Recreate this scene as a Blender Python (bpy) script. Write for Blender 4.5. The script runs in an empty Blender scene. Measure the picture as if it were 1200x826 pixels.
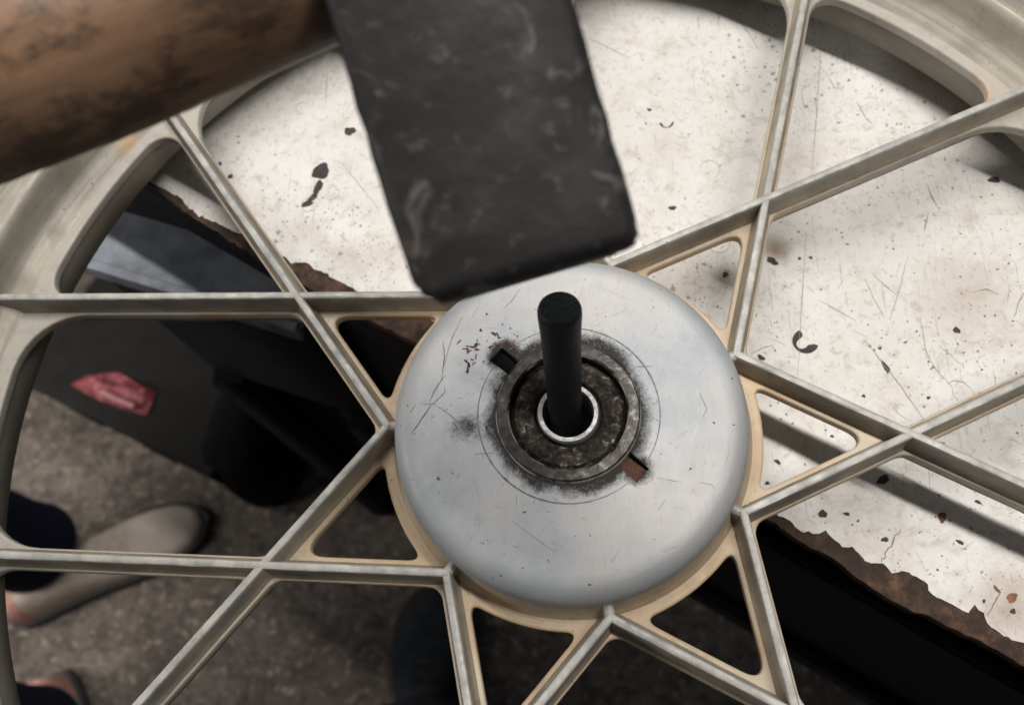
import bpy, bmesh, math, random
import numpy as np
from mathutils import Vector, Matrix
random.seed(7); rng = np.random.default_rng(7)
sc = bpy.context.scene
MM = 0.001
# ------------------------------------------------------------------ camera
FPX = 1089.9
TX, TY, TZ = 21.087, 27.486, 340.30
def _rx(a):
    c, s = math.cos(a), math.sin(a); return np.array([[1, 0, 0], [0, c, -s], [0, s, c]])
def _ry(a):
    c, s = math.cos(a), math.sin(a); return np.array([[c, 0, s], [0, 1, 0], [-s, 0, c]])
RM = _rx(-.3515) @ _ry(.085) @ np.diag([1., -1, -1])
TV = np.array([TX, TY, TZ]); CAM = -RM.T @ TV
cd = bpy.data.cameras.new('camera'); cam = bpy.data.objects.new('camera', cd); sc.collection.objects.link(cam)
rot = (np.diag([1., -1, -1]) @ RM).T
m4 = Matrix([[*rot[0], CAM[0] * MM], [*rot[1], CAM[1] * MM], [*rot[2], CAM[2] * MM], [0, 0, 0, 1]])
cam.matrix_world = m4
cd.sensor_width = 36; cd.lens = 36 * FPX / 1200; cd.clip_start = .01; cd.clip_end = 50
cd.dof.use_dof = True; cd.dof.focus_distance = .325; cd.dof.aperture_fstop = 11.2
sc.camera = cam
# ------------------------------------------------------------------ light
sc.view_settings.view_transform = 'Standard'; sc.view_settings.look = 'None'
sc.view_settings.exposure = 0; sc.view_settings.gamma = 1; sc.view_settings.use_curve_mapping = False
w = bpy.data.worlds.new('World'); sc.world = w; w.use_nodes = True
bg = w.node_tree.nodes['Background']; bg.inputs[0].default_value = (.80, .88, 1, 1); bg.inputs[1].default_value = .075
ED = Vector((.842, -.539, 0)); EN = Vector((.539, .842, 0))       # along the bench edge, into the bench
ld = bpy.data.lights.new('tube_lamp', 'AREA'); ld.shape = 'RECTANGLE'; ld.size = 1.9; ld.size_y = .05
ld.energy = 28; ld.color = (1, .965, .92)
lo = bpy.data.objects.new('tube_lamp', ld); sc.collection.objects.link(lo)
lp = EN * .36 + ED * (-.12) + Vector((0, 0, 1.3))
zz = (lp - Vector((0, 0, -.03))).normalized(); xx = (ED - zz * ED.dot(zz)).normalized(); yy = zz.cross(xx)
fd = bpy.data.lights.new('doorway_light', 'AREA'); fd.shape = 'RECTANGLE'; fd.size = .7; fd.size_y = .7; fd.energy = 15; fd.color = (1, .97, .93)
fo = bpy.data.objects.new('doorway_light', fd); sc.collection.objects.link(fo); fo.location = (-1.25, -.02, .16)
fo.rotation_euler = (Vector((-.3, -.05, -.5)) - Vector(fo.location)).to_track_quat('-Z', 'Y').to_euler()
lo.matrix_world = Matrix.Translation(lp) @ Matrix((xx, yy, zz)).transposed().to_4x4()

# ------------------------------------------------------------------ helpers
def un(x, y, z):                                  # photo pixel -> point at height z (mm)
    d = RM.T @ np.array([(x - 600) / FPX, (y - 413) / FPX, 1]); return CAM + (z - CAM[2]) / d[2] * d
def und(x, y, D):                                 # photo pixel -> point at depth D (mm)
    d = RM.T @ np.array([(x - 600) / FPX, (y - 413) / FPX, 1]); return CAM + D * d
def V(p): return Vector((float(p[0]) * MM, float(p[1]) * MM, float(p[2]) * MM))
def link(name, me, mat=None, parent=None, smooth=None):
    o = bpy.data.objects.new(name, me); sc.collection.objects.link(o)
    if mat and not me.materials: me.materials.append(mat)
    if parent: o.parent = parent
    if smooth is not None:
        for p in me.polygons: p.use_smooth = True
        try: me.set_sharp_from_angle(angle=math.radians(smooth))
        except Exception: pass
    return o
def tag(o, label=None, cat=None, group=None, kind=None):
    for k, v in (('label', label), ('category', cat), ('group', group), ('kind', kind)):
        if v: o[k] = v
    return o
def empty(name, loc=(0, 0, 0)):
    o = bpy.data.objects.new(name, None); o.location = loc; sc.collection.objects.link(o); o.empty_display_size = .01; return o
def mesh(name, verts, faces):
    me = bpy.data.meshes.new(name); me.from_pydata([tuple(v) for v in verts], [], faces); me.update(); return me
def evaluated(o, name):
    dg = bpy.context.evaluated_depsgraph_get(); me = bpy.data.meshes.new_from_object(o.evaluated_get(dg)); me.name = name
    bpy.data.objects.remove(o, do_unlink=True); return me
def lathe(name, prof, seg=128, closed=True):      # profile of (r, z) in mm
    n = len(prof); vs = []; fs = []
    for i in range(seg):
        a = 2 * math.pi * i / seg
        for r, z in prof: vs.append((r * math.cos(a) * MM, r * math.sin(a) * MM, z * MM))
    for i in range(seg):
        j = (i + 1) % seg
        for k in range(n if closed else n - 1):
            l = (k + 1) % n
            fs.append((i * n + k, j * n + k, j * n + l, i * n + l))
    me = mesh(name, vs, fs)
    bm = bmesh.new(); bm.from_mesh(me); bmesh.ops.recalc_face_normals(bm, faces=bm.faces); bm.to_mesh(me); bm.free()
    return me
def plate(name, outer, holes, z0, z1, bev=0):     # outlines in mm -> solid sheet with holes
    cu = bpy.data.curves.new(name, 'CURVE'); cu.dimensions = '2D'; cu.fill_mode = 'BOTH'
    cu.extrude = max(1e-6, (z1 - z0) / 2 * MM - bev * MM); cu.bevel_depth = bev * MM; cu.bevel_resolution = 3
    for poly in [outer] + list(holes):
        s = cu.splines.new('POLY'); s.points.add(len(poly) - 1); s.use_cyclic_u = True
        for p, q in zip(s.points, poly): p.co = (q[0] * MM, q[1] * MM, 0, 1)
    o = bpy.data.objects.new(name, cu); sc.collection.objects.link(o)
    me = evaluated(o, name)
    me.transform(Matrix.Translation((0, 0, (z0 + z1) / 2 * MM)))
    return me
def ribbons(name, lines, zf, lift=.04):           # flat marks; lines = [(pts_mm_xy, width_mm)]
    vs = []; fs = []
    for pts, wd in lines:
        n = len(pts)
        if n < 2: continue
        b = len(vs)
        for i, p in enumerate(pts):
            q0 = pts[max(0, i - 1)]; q1 = pts[min(n - 1, i + 1)]
            d = np.array([q1[0] - q0[0], q1[1] - q0[1]], float); d /= (np.hypot(*d) + 1e-9)
            t = i / (n - 1); h = wd * .5 * (.35 + .65 * math.sin(math.pi * min(max(t, .06), .94))) * (.7 + .6 * random.random())
            for s in (-1, 1):
                x = p[0] - d[1] * h * s; y = p[1] + d[0] * h * s
                vs.append((x * MM, y * MM, (zf(x, y) + lift) * MM))
        for i in range(n - 1):
            fs.append((b + 2 * i, b + 2 * i + 2, b + 2 * i + 3, b + 2 * i + 1))
    return mesh(name, vs, fs)
def blob(cx, cy, a, b, ang, seed, n=18, rough=.25):
    r = random.Random(seed); ph = [r.random() * 6.28 for _ in range(4)]; out = []
    for i in range(n):
        t = 2 * math.pi * i / n
        k = 1 + rough * (math.sin(2 * t + ph[0]) * .5 + math.sin(3 * t + ph[1]) * .45 + math.sin(5 * t + ph[2]) * .3) + rough * .3 * (r.random() - .5)
        x, y = a * k * math.cos(t), b * k * math.sin(t)
        out.append((cx + x * math.cos(ang) - y * math.sin(ang), cy + x * math.sin(ang) + y * math.cos(ang)))
    return out
def dense(pts, step, jit=0.):
    out = []
    for i in range(len(pts) - 1):
        p, q = np.array(pts[i], float), np.array(pts[i + 1], float); n = max(1, int(np.hypot(*(q - p)[:2]) / step))
        for k in range(n):
            u = p + (q - p) * k / n
            out.append(u + (rng.normal(size=len(u)) * jit if (k or i) and jit else 0))
    out.append(np.array(pts[-1], float)); return out
def tube(name, rings):                            # rings: list of list of points in mm, capped
    n = len(rings[0]); vs = [tuple(V(p)) for r in rings for p in r]; fs = []
    for i in range(len(rings) - 1):
        for k in range(n):
            l = (k + 1) % n; fs.append((i * n + k, i * n + l, (i + 1) * n + l, (i + 1) * n + k))
    fs.append(tuple(range(n))[::-1]); fs.append(tuple((len(rings) - 1) * n + k for k in range(n)))
    me = mesh(name, vs, fs)
    bm = bmesh.new(); bm.from_mesh(me); bmesh.ops.recalc_face_normals(bm, faces=bm.faces); bm.to_mesh(me); bm.free(); return me

# ------------------------------------------------------------------ materials
class NT:
    def __init__(s, name):
        s.m = bpy.data.materials.new(name); s.m.use_nodes = True; s.t = s.m.node_tree; s.n = s.t.nodes
        s.b = s.n['Principled BSDF']; s.tc = s.n.new('ShaderNodeTexCoord')
    def L(s, a, b): s.t.links.new(a, b)
    def noise(s, scale, detail=5, rough=.6, vec=None, dist=0):
        n = s.n.new('ShaderNodeTexNoise'); n.inputs['Scale'].default_value = scale; n.inputs['Detail'].default_value = detail
        n.inputs['Roughness'].default_value = rough; n.inputs['Distortion'].default_value = dist
        s.L(vec or s.tc.outputs['Object'], n.inputs['Vector']); return n.outputs['Fac']
    def mapv(s, scale=(1, 1, 1), rot=(0, 0, 0)):
        n = s.n.new('ShaderNodeMapping'); n.inputs['Scale'].default_value = scale; n.inputs['Rotation'].default_value = rot
        s.L(s.tc.outputs['Object'], n.inputs['Vector']); return n.outputs[0]
    def ramp(s, fac, stops):
        n = s.n.new('ShaderNodeValToRGB'); e = n.color_ramp.elements
        while len(e) < len(stops): e.new(.5)
        for x, (p, c) in zip(e, stops):
            x.position = p; x.color = (*c, 1) if hasattr(c, '__len__') else (c, c, c, 1)
        s.L(fac, n.inputs[0]); return n.outputs[0]
    def mix(s, fac, a, b, mode='MIX'):
        n = s.n.new('ShaderNodeMix'); n.data_type = 'RGBA'; n.blend_type = mode
        for v, i in ((fac, 0), (a, 6), (b, 7)):
            if hasattr(v, 'is_linked'): s.L(v, n.inputs[i])
            elif i == 0: n.inputs[0].default_value = v
            else: n.inputs[i].default_value = (*v, 1)
        return n.outputs[2]
    def math(s, op, a, b=0., c=None, clamp=False):
        n = s.n.new('ShaderNodeMath'); n.operation = op; n.use_clamp = clamp
        for i, v in enumerate((a, b) if c is None else (a, b, c)):
            if hasattr(v, 'is_linked'): s.L(v, n.inputs[i])
            else: n.inputs[i].default_value = v
        return n.outputs[0]
    def radius(s):
        x = s.n.new('ShaderNodeSeparateXYZ'); s.L(s.tc.outputs['Object'], x.inputs[0])
        return s.math('SQRT', s.math('ADD', s.math('MULTIPLY', x.outputs[0], x.outputs[0]), s.math('MULTIPLY', x.outputs[1], x.outputs[1])))
    def posz(s):
        x = s.n.new('ShaderNodeSeparateXYZ'); s.L(s.tc.outputs['Object'], x.inputs[0]); return x.outputs[2]
    def bump(s, h, strength=.3, dist=.0005):
        n = s.n.new('ShaderNodeBump'); n.inputs['Strength'].default_value = strength; n.inputs['Distance'].default_value = dist
        s.L(h, n.inputs['Height']); s.L(n.outputs[0], s.b.inputs['Normal'])
    def done(s, col, rough=.5, metal=0., spec=.5):
        for v, k in ((col, 'Base Color'), (rough, 'Roughness'), (metal, 'Metallic'), (spec, 'Specular IOR Level')):
            if hasattr(v, 'is_linked'): s.L(v, s.b.inputs[k])
            elif k == 'Base Color': s.b.inputs[k].default_value = (*v, 1)
            else: s.b.inputs[k].default_value = v
        return s.m
def plain(name, col, rough=.6, metal=0., var=.25, scale=200, bump=.15, spec=.4, dist=.0004):
    t = NT(name); n = t.noise(scale, 6)
    c = t.ramp(n, [(.3, [x * (1 - var) for x in col]), (.7, [min(1, x * (1 + var)) for x in col])])
    if bump: t.bump(t.noise(scale * 3, 4), bump, dist)
    return t.done(c, rough, metal, spec)

def m_paint():
    t = NT('worn_white_paint')
    c = t.ramp(t.noise(11, 5, .6), [(.3, (.63, .605, .565)), (.55, (.705, .69, .66)), (.75, (.66, .65, .625))])
    c = t.mix(t.ramp(t.noise(30, 7, .68), [(.5, 0.), (.7, .55)]), c, (.53, .465, .40))
    c = t.mix(t.ramp(t.noise(70, 8, .72, dist=.8), [(.53, 0.), (.68, .6)]), c, (.46, .42, .375))
    c = t.mix(t.ramp(t.noise(260, 8, .75, dist=.5), [(.53, 0.), (.64, .6)]), c, (.42, .37, .32))
    c = t.mix(t.ramp(t.noise(150, 5, .6), [(.55, 0.), (.7, .35)]), c, (.78, .77, .75))
    use = t.ramp(t.noise(13, 4, .6), [(.36, .2), (.62, 1.)])
    nz = t.n.new('ShaderNodeTexNoise'); nz.inputs['Scale'].default_value = 700; t.L(t.tc.outputs['Object'], nz.inputs['Vector'])
    sc_ = t.n.new('ShaderNodeVectorMath'); sc_.operation = 'SCALE'; sc_.inputs['Scale'].default_value = .0022; t.L(nz.outputs['Color'], sc_.inputs[0])
    wv = t.n.new('ShaderNodeVectorMath'); wv.operation = 'ADD'; t.L(t.tc.outputs['Object'], wv.inputs[0]); t.L(sc_.outputs[0], wv.inputs[1])
    for scl, thr, rad, colr in ((260, .55, .26, (.16, .13, .11)), (520, .5, .32, (.24, .19, .16)), (120, .72, .13, (.10, .085, .075))):
        v = t.n.new('ShaderNodeTexVoronoi'); v.inputs['Scale'].default_value = scl; t.L(wv.outputs[0], v.inputs['Vector'])
        hs = t.n.new('ShaderNodeSeparateColor'); t.L(v.outputs['Color'], hs.inputs[0])
        rr = t.math('MULTIPLY', t.math('MULTIPLY', hs.outputs[1], use), rad * 1.15)
        m = t.math('MULTIPLY', t.math('LESS_THAN', v.outputs['Distance'], rr), t.math('GREATER_THAN', hs.outputs[0], thr))
        c = t.mix(t.math('MULTIPLY', m, .7), c, colr)
    for rz, th, sx in ((.4, .655, 700), (-.9, .66, 800), (1.45, .655, 650), (2.3, .66, 900)):
        sN = t.noise(1, 4, .55, vec=t.mapv((sx, 30, 1), (0, 0, rz)), dist=.25)
        gate = t.ramp(t.noise(26 + sx * .01, 3, .5), [(.44, 0.), (.6, .55)])
        c = t.mix(t.math('MULTIPLY', t.ramp(sN, [(th, 0.), (th + .04, 1.)]), gate), c, (.34, .31, .28))
    for px, rad, k, colr in (((908, 294), 11, .8, (.30, .21, .14)), ((1185, 715), 26, .5, (.36, .26, .19)), ((1130, 350), 32, .45, (.44, .38, .31)), ((850, 325), 8, .6, (.30, .28, .25)), ((1040, 640), 30, .3, (.42, .36, .29)), ((270, 250), 25, .3, (.5, .42, .34)), ((1170, 160), 30, .3, (.46, .42, .36))):
        p = un(px[0], px[1], -41.); p = np.array([p[0] * MM - .2, p[1] * MM - .35, p[2] * MM + .86])
        v = t.n.new('ShaderNodeVectorMath'); v.operation = 'DISTANCE'; t.L(t.tc.outputs['Object'], v.inputs[0]); v.inputs[1].default_value = tuple(p)
        m = t.math('SUBTRACT', t.math('SUBTRACT', 1.3, t.math('DIVIDE', v.outputs['Value'], rad * MM)), t.noise(110, 7, .7), clamp=True)
        c = t.mix(t.math('MULTIPLY', m, k * 1.6, clamp=True), c, colr)
    t.bump(t.math('ADD', t.noise(120, 6), t.math('MULTIPLY', t.noise(600, 3), .5)), .3, .0005)
    return t.done(c, t.ramp(t.noise(60, 5), [(.3, .35), (.7, .6)]), 0, .35)
def m_rust():
    t = NT('rusty_steel'); n = t.noise(110, 8, .7)
    c = t.ramp(n, [(.3, (.018, .013, .011)), (.48, (.06, .037, .026)), (.6, (.14, .075, .045)), (.75, (.30, .17, .10))])
    c = t.mix(t.ramp(t.noise(30, 4), [(.4, 0.), (.65, .8)]), c, (.035, .026, .022))
    t.bump(t.noise(240, 8, .7), .8, .0012); return t.done(c, .8, 0, .3)
def m_cast(name, base, warm, dirt, metal, rough, warmlo=.35, warmhi=.65):
    t = NT(name); n = t.noise(45, 6, .6); c = t.ramp(n, [(warmlo, base), (warmhi, warm)])
    c = t.mix(t.ramp(t.noise(160, 8, .7), [(.5, 0.), (.75, .6)]), c, dirt)
    c = t.mix(t.ramp(t.noise(25, 3, .5), [(.66, 0.), (.78, .55)]), c, (.52, .25, .10))
    c = t.mix(t.math('GREATER_THAN', t.noise(700, 3), .72), c, (.12, .10, .08))
    t.bump(t.noise(520, 5), .22, .0003)
    return t.done(c, t.ramp(t.noise(140, 6), [(.3, rough - .08), (.7, rough + .12)]), metal, .45)
def m_disc():
    t = NT('brushed_hub_cover'); r = t.radius()
    n = t.noise(30, 7, .65); c = t.ramp(n, [(.3, (.37, .39, .415)), (.47, (.475, .492, .51)), (.62, (.56, .568, .572))])
    c = t.mix(t.ramp(t.noise(17, 6, .65), [(.48, 0.), (.64, .75)]), c, (.56, .53, .495))
    fine = t.noise(1, 4, .6, vec=t.mapv((700, 160, 130), (0, 0, .55)), dist=.6); fine2 = t.noise(1, 4, .6, vec=t.mapv((900, 140, 130), (0, 0, -.7)), dist=.6)
    gt = t.ramp(t.noise(24, 4, .6), [(.45, 0.), (.65, 1.)]); c = t.mix(t.math('MULTIPLY', gt, t.ramp(fine, [(.3, .22), (.46, 0.)])), c, (.24, .26, .29)); c = t.mix(t.math('MULTIPLY', gt, t.ramp(fine2, [(.3, .3), (.46, 0.)])), c, (.62, .62, .62))
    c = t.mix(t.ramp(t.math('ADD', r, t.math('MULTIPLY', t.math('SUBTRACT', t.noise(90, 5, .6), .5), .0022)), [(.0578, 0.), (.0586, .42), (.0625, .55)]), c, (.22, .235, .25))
    def near(px, rad):                            # a round patch fading out from one place on the face
        p = un(px[0], px[1], 17.); v = t.n.new('ShaderNodeVectorMath'); v.operation = 'DISTANCE'; t.L(t.tc.outputs['Object'], v.inputs[0]); v.inputs[1].default_value = tuple(V(p))
        return t.math('SUBTRACT', 1., t.math('DIVIDE', v.outputs['Value'], rad * MM), clamp=True)
    g = t.ramp(r, [(.0, 1.), (.0262, 1.), (.0268, .8), (.0280, .52), (.0300, .36), (.0325, .24), (.0335, .12), (.045, .05)])
    sm = t.math('MAXIMUM', t.math('MULTIPLY', near((550, 500), 17), .62), t.math('MULTIPLY', near((592, 420), 12), 1.15))
    sm = t.math('MAXIMUM', sm, t.math('MULTIPLY', near((742, 548), 11), 1.1)); sm = t.math('MAXIMUM', sm, t.math('MULTIPLY', near((500, 470), 24), .30))
    gn = t.math('ADD', t.math('MULTIPLY', t.noise(650, 12, .88, dist=1.), 1.0),  t.math('MULTIPLY', t.noise(52, 4, .6), 1.1))
    gm = t.math('MULTIPLY', t.math('SUBTRACT', t.math('ADD', t.math('MAXIMUM', g, sm), gn), 1.47), 3.6, clamp=True)
    c = t.mix(t.math('MULTIPLY', gm, .96), c, (.032, .028, .024))
    c = t.mix(t.math('GREATER_THAN', t.noise(430, 2), .73), c, (.09, .075, .06))
    t.bump(t.math('ADD', t.noise(200, 6), t.math('MULTIPLY', gm, -.5)), .2, .0004)
    return t.done(c, t.ramp(t.noise(90, 6), [(.3, .42), (.7, .6)]), t.math('MULTIPLY', t.math('SUBTRACT', 1., gm), .08), t.math('MULTIPLY', t.math('SUBTRACT', 1.02, gm), .4))
def m_iron():
    t = NT('black_forged_iron'); n = t.noise(60, 8, .65)
    c = t.ramp(n, [(.3, (.010, .0095, .0095)), (.55, (.019, .018, .0175)), (.72, (.036, .034, .032))])
    c = t.mix(t.ramp(t.noise(190, 6, .7), [(.58, 0.), (.68, .85)]), c, (.075, .072, .068)); c = t.mix(t.ramp(t.noise(85, 4, .6, dist=1.2), [(.62, 0.), (.70, .8)]), c, (.10, .095, .09))
    c = t.mix(t.ramp(t.noise(45, 4, .6), [(.6, 0.), (.72, .5)]), c, (.075, .05, .036))
    t.bump(t.noise(180, 7), .5, .0009)
    return t.done(c, t.ramp(t.noise(80, 5), [(.3, .5), (.7, .75)]), .25, .35)
def m_wood():
    t = NT('worn_handle_wood')
    g = t.noise(1, 5, .55, vec=t.mapv((260, 260, 12)), dist=.3)
    c = t.ramp(t.noise(26, 4, .5), [(.3, (.15, .083, .045)), (.55, (.24, .138, .079)), (.75, (.31, .187, .113))])
    c = t.mix(t.ramp(g, [(.34, .45), (.5, 0.)]), c, (.11, .06, .034))
    c = t.mix(t.ramp(t.noise(1, 8, .75, vec=t.mapv((75, 75, 45))), [(.48, 0.), (.58, .8)]), c, (.045, .029, .02))
    c = t.mix(t.ramp(t.noise(160, 5, .7), [(.60, 0.), (.66, .7)]), c, (.04, .028, .022))
    t.bump(g, .25, .0006); return t.done(c, .45, 0, .4)
def m_floor():
    t = NT('concrete'); n = t.noise(7, 8, .65)
    c = t.ramp(n, [(.3, (.07, .057, .047)), (.5, (.135, .113, .095)), (.7, (.20, .168, .142))])
    c = t.mix(t.ramp(t.noise(60, 7, .75), [(.40, .8), (.56, 0.)]), c, (.048, .039, .033))
    c = t.mix(t.ramp(t.noise(85, 5, .65), [(.56, 0.), (.66, .75)]), c, (.34, .27, .225))
    t.bump(t.noise(60, 7), .5, .003); return t.done(c, .85, 0, .3)
def m_seal():
    t = NT('greasy_bearing_seal'); n = t.noise(340, 8, .7, dist=.5)
    c = t.ramp(n, [(.38, (.007, .006, .005)), (.53, (.030, .024, .018)), (.60, (.075, .06, .046)), (.67, (.30, .28, .25))])
    t.bump(n, .6, .0006); return t.done(c, t.ramp(n, [(.4, .7), (.7, .35)]), .2, .2)
def m_steel(name, base, dark, thr=.5, rough=.3, metal=.85):
    t = NT(name); n = t.noise(420, 8, .72)
    c = t.ramp(n, [(thr - .12, dark), (thr + .12, base)]); t.bump(t.noise(600, 5), .25, .0003)
    return t.done(c, t.ramp(n, [(.3, rough + .25), (.7, rough)]), metal, .5)
def m_red():
    t = NT('red_wrapper'); c = t.ramp(t.noise(55, 6, .65, dist=.6), [(.34, (.10, .03, .035)), (.47, (.30, .06, .07)), (.57, (.40, .13, .14)), (.67, (.52, .32, .31))])
    t.bump(t.noise(60, 5), .5, .004); return t.done(c, .6, 0, .3)
def m_web():
    t = NT('tan_cast_alloy'); r = t.radius()
    f = t.math('ADD', t.ramp(r, [(.06, .05), (.10, .3), (.15, .55), (.23, .95)]), t.math('MULTIPLY', t.math('SUBTRACT', t.noise(28, 5, .6), .5), 1.5))
    c = t.ramp(f, [(.1, (.54, .405, .265)), (.35, (.545, .455, .335)), (.6, (.51, .455, .365)), (.85, (.42, .395, .345))])
    c = t.mix(t.ramp(t.noise(120, 8, .7), [(.5, 0.), (.72, .55)]), c, (.27, .20, .135))
    c = t.mix(t.ramp(t.noise(34, 3, .5), [(.64, 0.), (.74, .5)]), c, (.52, .24, .09))
    c = t.mix(t.ramp(t.noise(60, 5, .6), [(.58, 0.), (.7, .4)]), c, (.58, .55, .48))
    c = t.mix(t.math('GREATER_THAN', t.noise(600, 3), .70), c, (.10, .08, .06))
    t.bump(t.math('ADD', t.noise(420, 5), t.noise(90, 4)), .3, .0005)
    return t.done(c, t.ramp(t.noise(140, 6), [(.3, .42), (.7, .65)]), .03, .4)
def m_rib():
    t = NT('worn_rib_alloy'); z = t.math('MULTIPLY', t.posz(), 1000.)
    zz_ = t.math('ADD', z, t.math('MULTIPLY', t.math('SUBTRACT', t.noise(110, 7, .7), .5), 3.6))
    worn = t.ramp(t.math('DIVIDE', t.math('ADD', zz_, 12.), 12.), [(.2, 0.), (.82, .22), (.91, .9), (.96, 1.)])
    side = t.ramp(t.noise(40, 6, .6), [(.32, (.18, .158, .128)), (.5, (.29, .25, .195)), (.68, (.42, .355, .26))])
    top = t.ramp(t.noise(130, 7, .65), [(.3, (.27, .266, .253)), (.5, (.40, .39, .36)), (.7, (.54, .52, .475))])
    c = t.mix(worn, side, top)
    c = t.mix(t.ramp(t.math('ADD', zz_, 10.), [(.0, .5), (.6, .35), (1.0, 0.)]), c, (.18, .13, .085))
    c = t.mix(t.math('GREATER_THAN', t.noise(520, 4), .69), c, (.12, .10, .08))
    t.bump(t.math('ADD', t.noise(480, 5), t.noise(150, 4)), .35, .0004)
    return t.done(c, t.ramp(t.noise(140, 6), [(.3, .42), (.7, .62)]), t.math('MULTIPLY', worn, .15), .4)
def m_lock():
    t = NT('oily_lock_ring'); r = t.radius(); n = t.noise(330, 8, .72)
    c = t.ramp(n, [(.36, (.014, .012, .010)), (.55, (.052, .046, .04)), (.72, (.17, .16, .145))])
    e = t.math('MAXIMUM', t.math('LESS_THAN', t.math('ABSOLUTE', t.math('SUBTRACT', r, .0250)), .00026), t.math('LESS_THAN', t.math('ABSOLUTE', t.math('SUBTRACT', r, .02068)), .00022))  # bright edge highlights painted onto the ring's two worn bevels
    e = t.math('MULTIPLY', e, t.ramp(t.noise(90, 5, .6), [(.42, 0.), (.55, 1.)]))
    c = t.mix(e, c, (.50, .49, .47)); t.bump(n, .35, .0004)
    return t.done(c, t.ramp(n, [(.3, .5), (.7, .28)]), .55, .5)
def m_rim():
    t = NT('weathered_rim_alloy'); r = t.radius()
    cmb = t.n.new('ShaderNodeCombineXYZ'); t.L(t.math('MULTIPLY', r, 330.), cmb.inputs[0])
    x = t.n.new('ShaderNodeVectorMath'); x.operation = 'SCALE'; x.inputs['Scale'].default_value = 9; t.L(t.tc.outputs['Object'], x.inputs[0])
    y = t.n.new('ShaderNodeVectorMath'); y.operation = 'ADD'; t.L(cmb.outputs[0], y.inputs[0]); t.L(x.outputs[0], y.inputs[1])
    st = t.noise(1, 5, .6, vec=y.outputs[0])
    c = t.ramp(st, [(.32, (.25, .23, .19)), (.5, (.39, .36, .305)), (.62, (.47, .425, .335)), (.75, (.42, .405, .37))])
    c = t.mix(t.ramp(t.noise(38, 6, .6), [(.45, 0.), (.68, .6)]), c, (.235, .215, .18))
    c = t.mix(t.ramp(t.noise(19, 3, .5), [(.64, 0.), (.75, .55)]), c, (.42, .25, .13))
    c = t.mix(t.math('GREATER_THAN', t.noise(500, 3), .70), c, (.13, .115, .095))
    for px, z_, rad, k, colr in (((72, 275), -5, 12, .75, (.15, .125, .10)), ((150, 168), -9, 10, .8, (.46, .29, .15)), ((1130, 60), -4, 16, .4, (.17, .165, .16)), ((20, 330), -5, 14, .4, (.2, .18, .15))):
        p = un(px[0], px[1], z_); v = t.n.new('ShaderNodeVectorMath'); v.operation = 'DISTANCE'; t.L(t.tc.outputs['Object'], v.inputs[0]); v.inputs[1].default_value = tuple(V(p))
        m = t.math('SUBTRACT', t.math('SUBTRACT', 1.25, t.math('DIVIDE', v.outputs['Value'], rad * MM)), t.noise(130, 5, .6), clamp=True)
        c = t.mix(t.math('MULTIPLY', m, k * 1.6, clamp=True), c, colr)
    c = t.mix(t.ramp(t.math('ADD', t.math('MULTIPLY', t.posz(), 100.), 2.2), [(.6, .6), (1.0, 0.)]), c, (.13, .115, .095))  # lower inner wall darkened so the shade under the rim stays deep
    t.bump(t.math('ADD', t.noise(420, 5), t.math('MULTIPLY', st, .8)), .22, .0004)
    return t.done(c, t.ramp(t.noise(120, 6), [(.3, .4), (.7, .62)]), .15, .4)
M = dict(
    paint=m_paint(), rust=m_rust(),
    web=m_web(),
    rib=m_rib(),
    rim=m_rim(),
    hub=m_cast('tan_hub_alloy', (.46, .41, .33), (.52, .39, .25), (.27, .21, .145), .08, .5),
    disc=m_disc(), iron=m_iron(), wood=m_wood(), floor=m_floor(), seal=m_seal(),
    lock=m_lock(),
    race=m_steel('bright_race', (.50, .50, .49), (.25, .24, .23), .45, .4, .6),
    drift=plain('blackened_steel', (.0035, .0055, .0062), .5, .1, .6, 260, .6, .22, .0008),
    black=plain('black_enamel', (.0065, .0078, .012), .6, 0, .35, 60, .2, .12),
    sheet=plain('grey_sheet_metal', (.24, .26, .295), .5, .2, .45, 40, .2),
    case=plain('dark_case_plastic', (.012, .011, .010), .75, 0, .3, 40, .2, .2),
    bag=plain('black_cloth', (.006, .006, .007), .9, 0, .3, 60, .4, .1, .003),
    red=m_red(),
    pale=plain('pale_print', (.50, .22, .22), .4, 0, .3, 60, .2),
    chip=plain('bare_dark_patch', (.052, .046, .042), .8, 0, .35, 300, .3),
    brownchip=plain('rust_spot', (.20, .10, .055), .85, 0, .4, 400, .3),
    speck=plain('dirt_speck', (.19, .155, .13), .85, 0, .5, 300, 0), scr=plain('scratch_dark', (.25, .23, .21), .8, 0, .4, 400, 0),
    bscr=plain('fresh_scratch', (.66, .66, .66), .45, .2, .2, 400, 0), dscr=plain('cover_scratch', (.20, .205, .215), .6, .2, .4, 400, 0),
    rustpit=plain('rusty_pit', (.105, .048, .034), .85, 0, .45, 500, .5),
    beige=plain('beige_suede', (.45, .38, .315), .9, 0, .2, 70, .4, .2, .002),
    sole=plain('dark_rubber', (.035, .034, .034), .8, 0, .2, 80, .2),
    toe=plain('pale_toe_rubber', (.47, .40, .345), .7, 0, .12, 40, .2), pink=plain('pink_fabric', (.50, .27, .225), .9, 0, .2, 90, .3, .2, .001),
    navy=plain('navy_trouser', (.008, .011, .026), .95, 0, .3, 50, .5, .15, .004),
    dshoe=plain('dark_grey_canvas', (.030, .034, .040), .85, 0, .35, 55, .4, .2, .003),
)

# ------------------------------------------------------------------ floor
FZ = -860.
fl = link('floor', mesh('floor', [(-4, -4, FZ * MM), (4, -4, FZ * MM), (4, 4, FZ * MM), (-4, 4, FZ * MM)], [(0, 1, 2, 3)]), M['floor']); fl['kind'] = 'structure'

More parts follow.
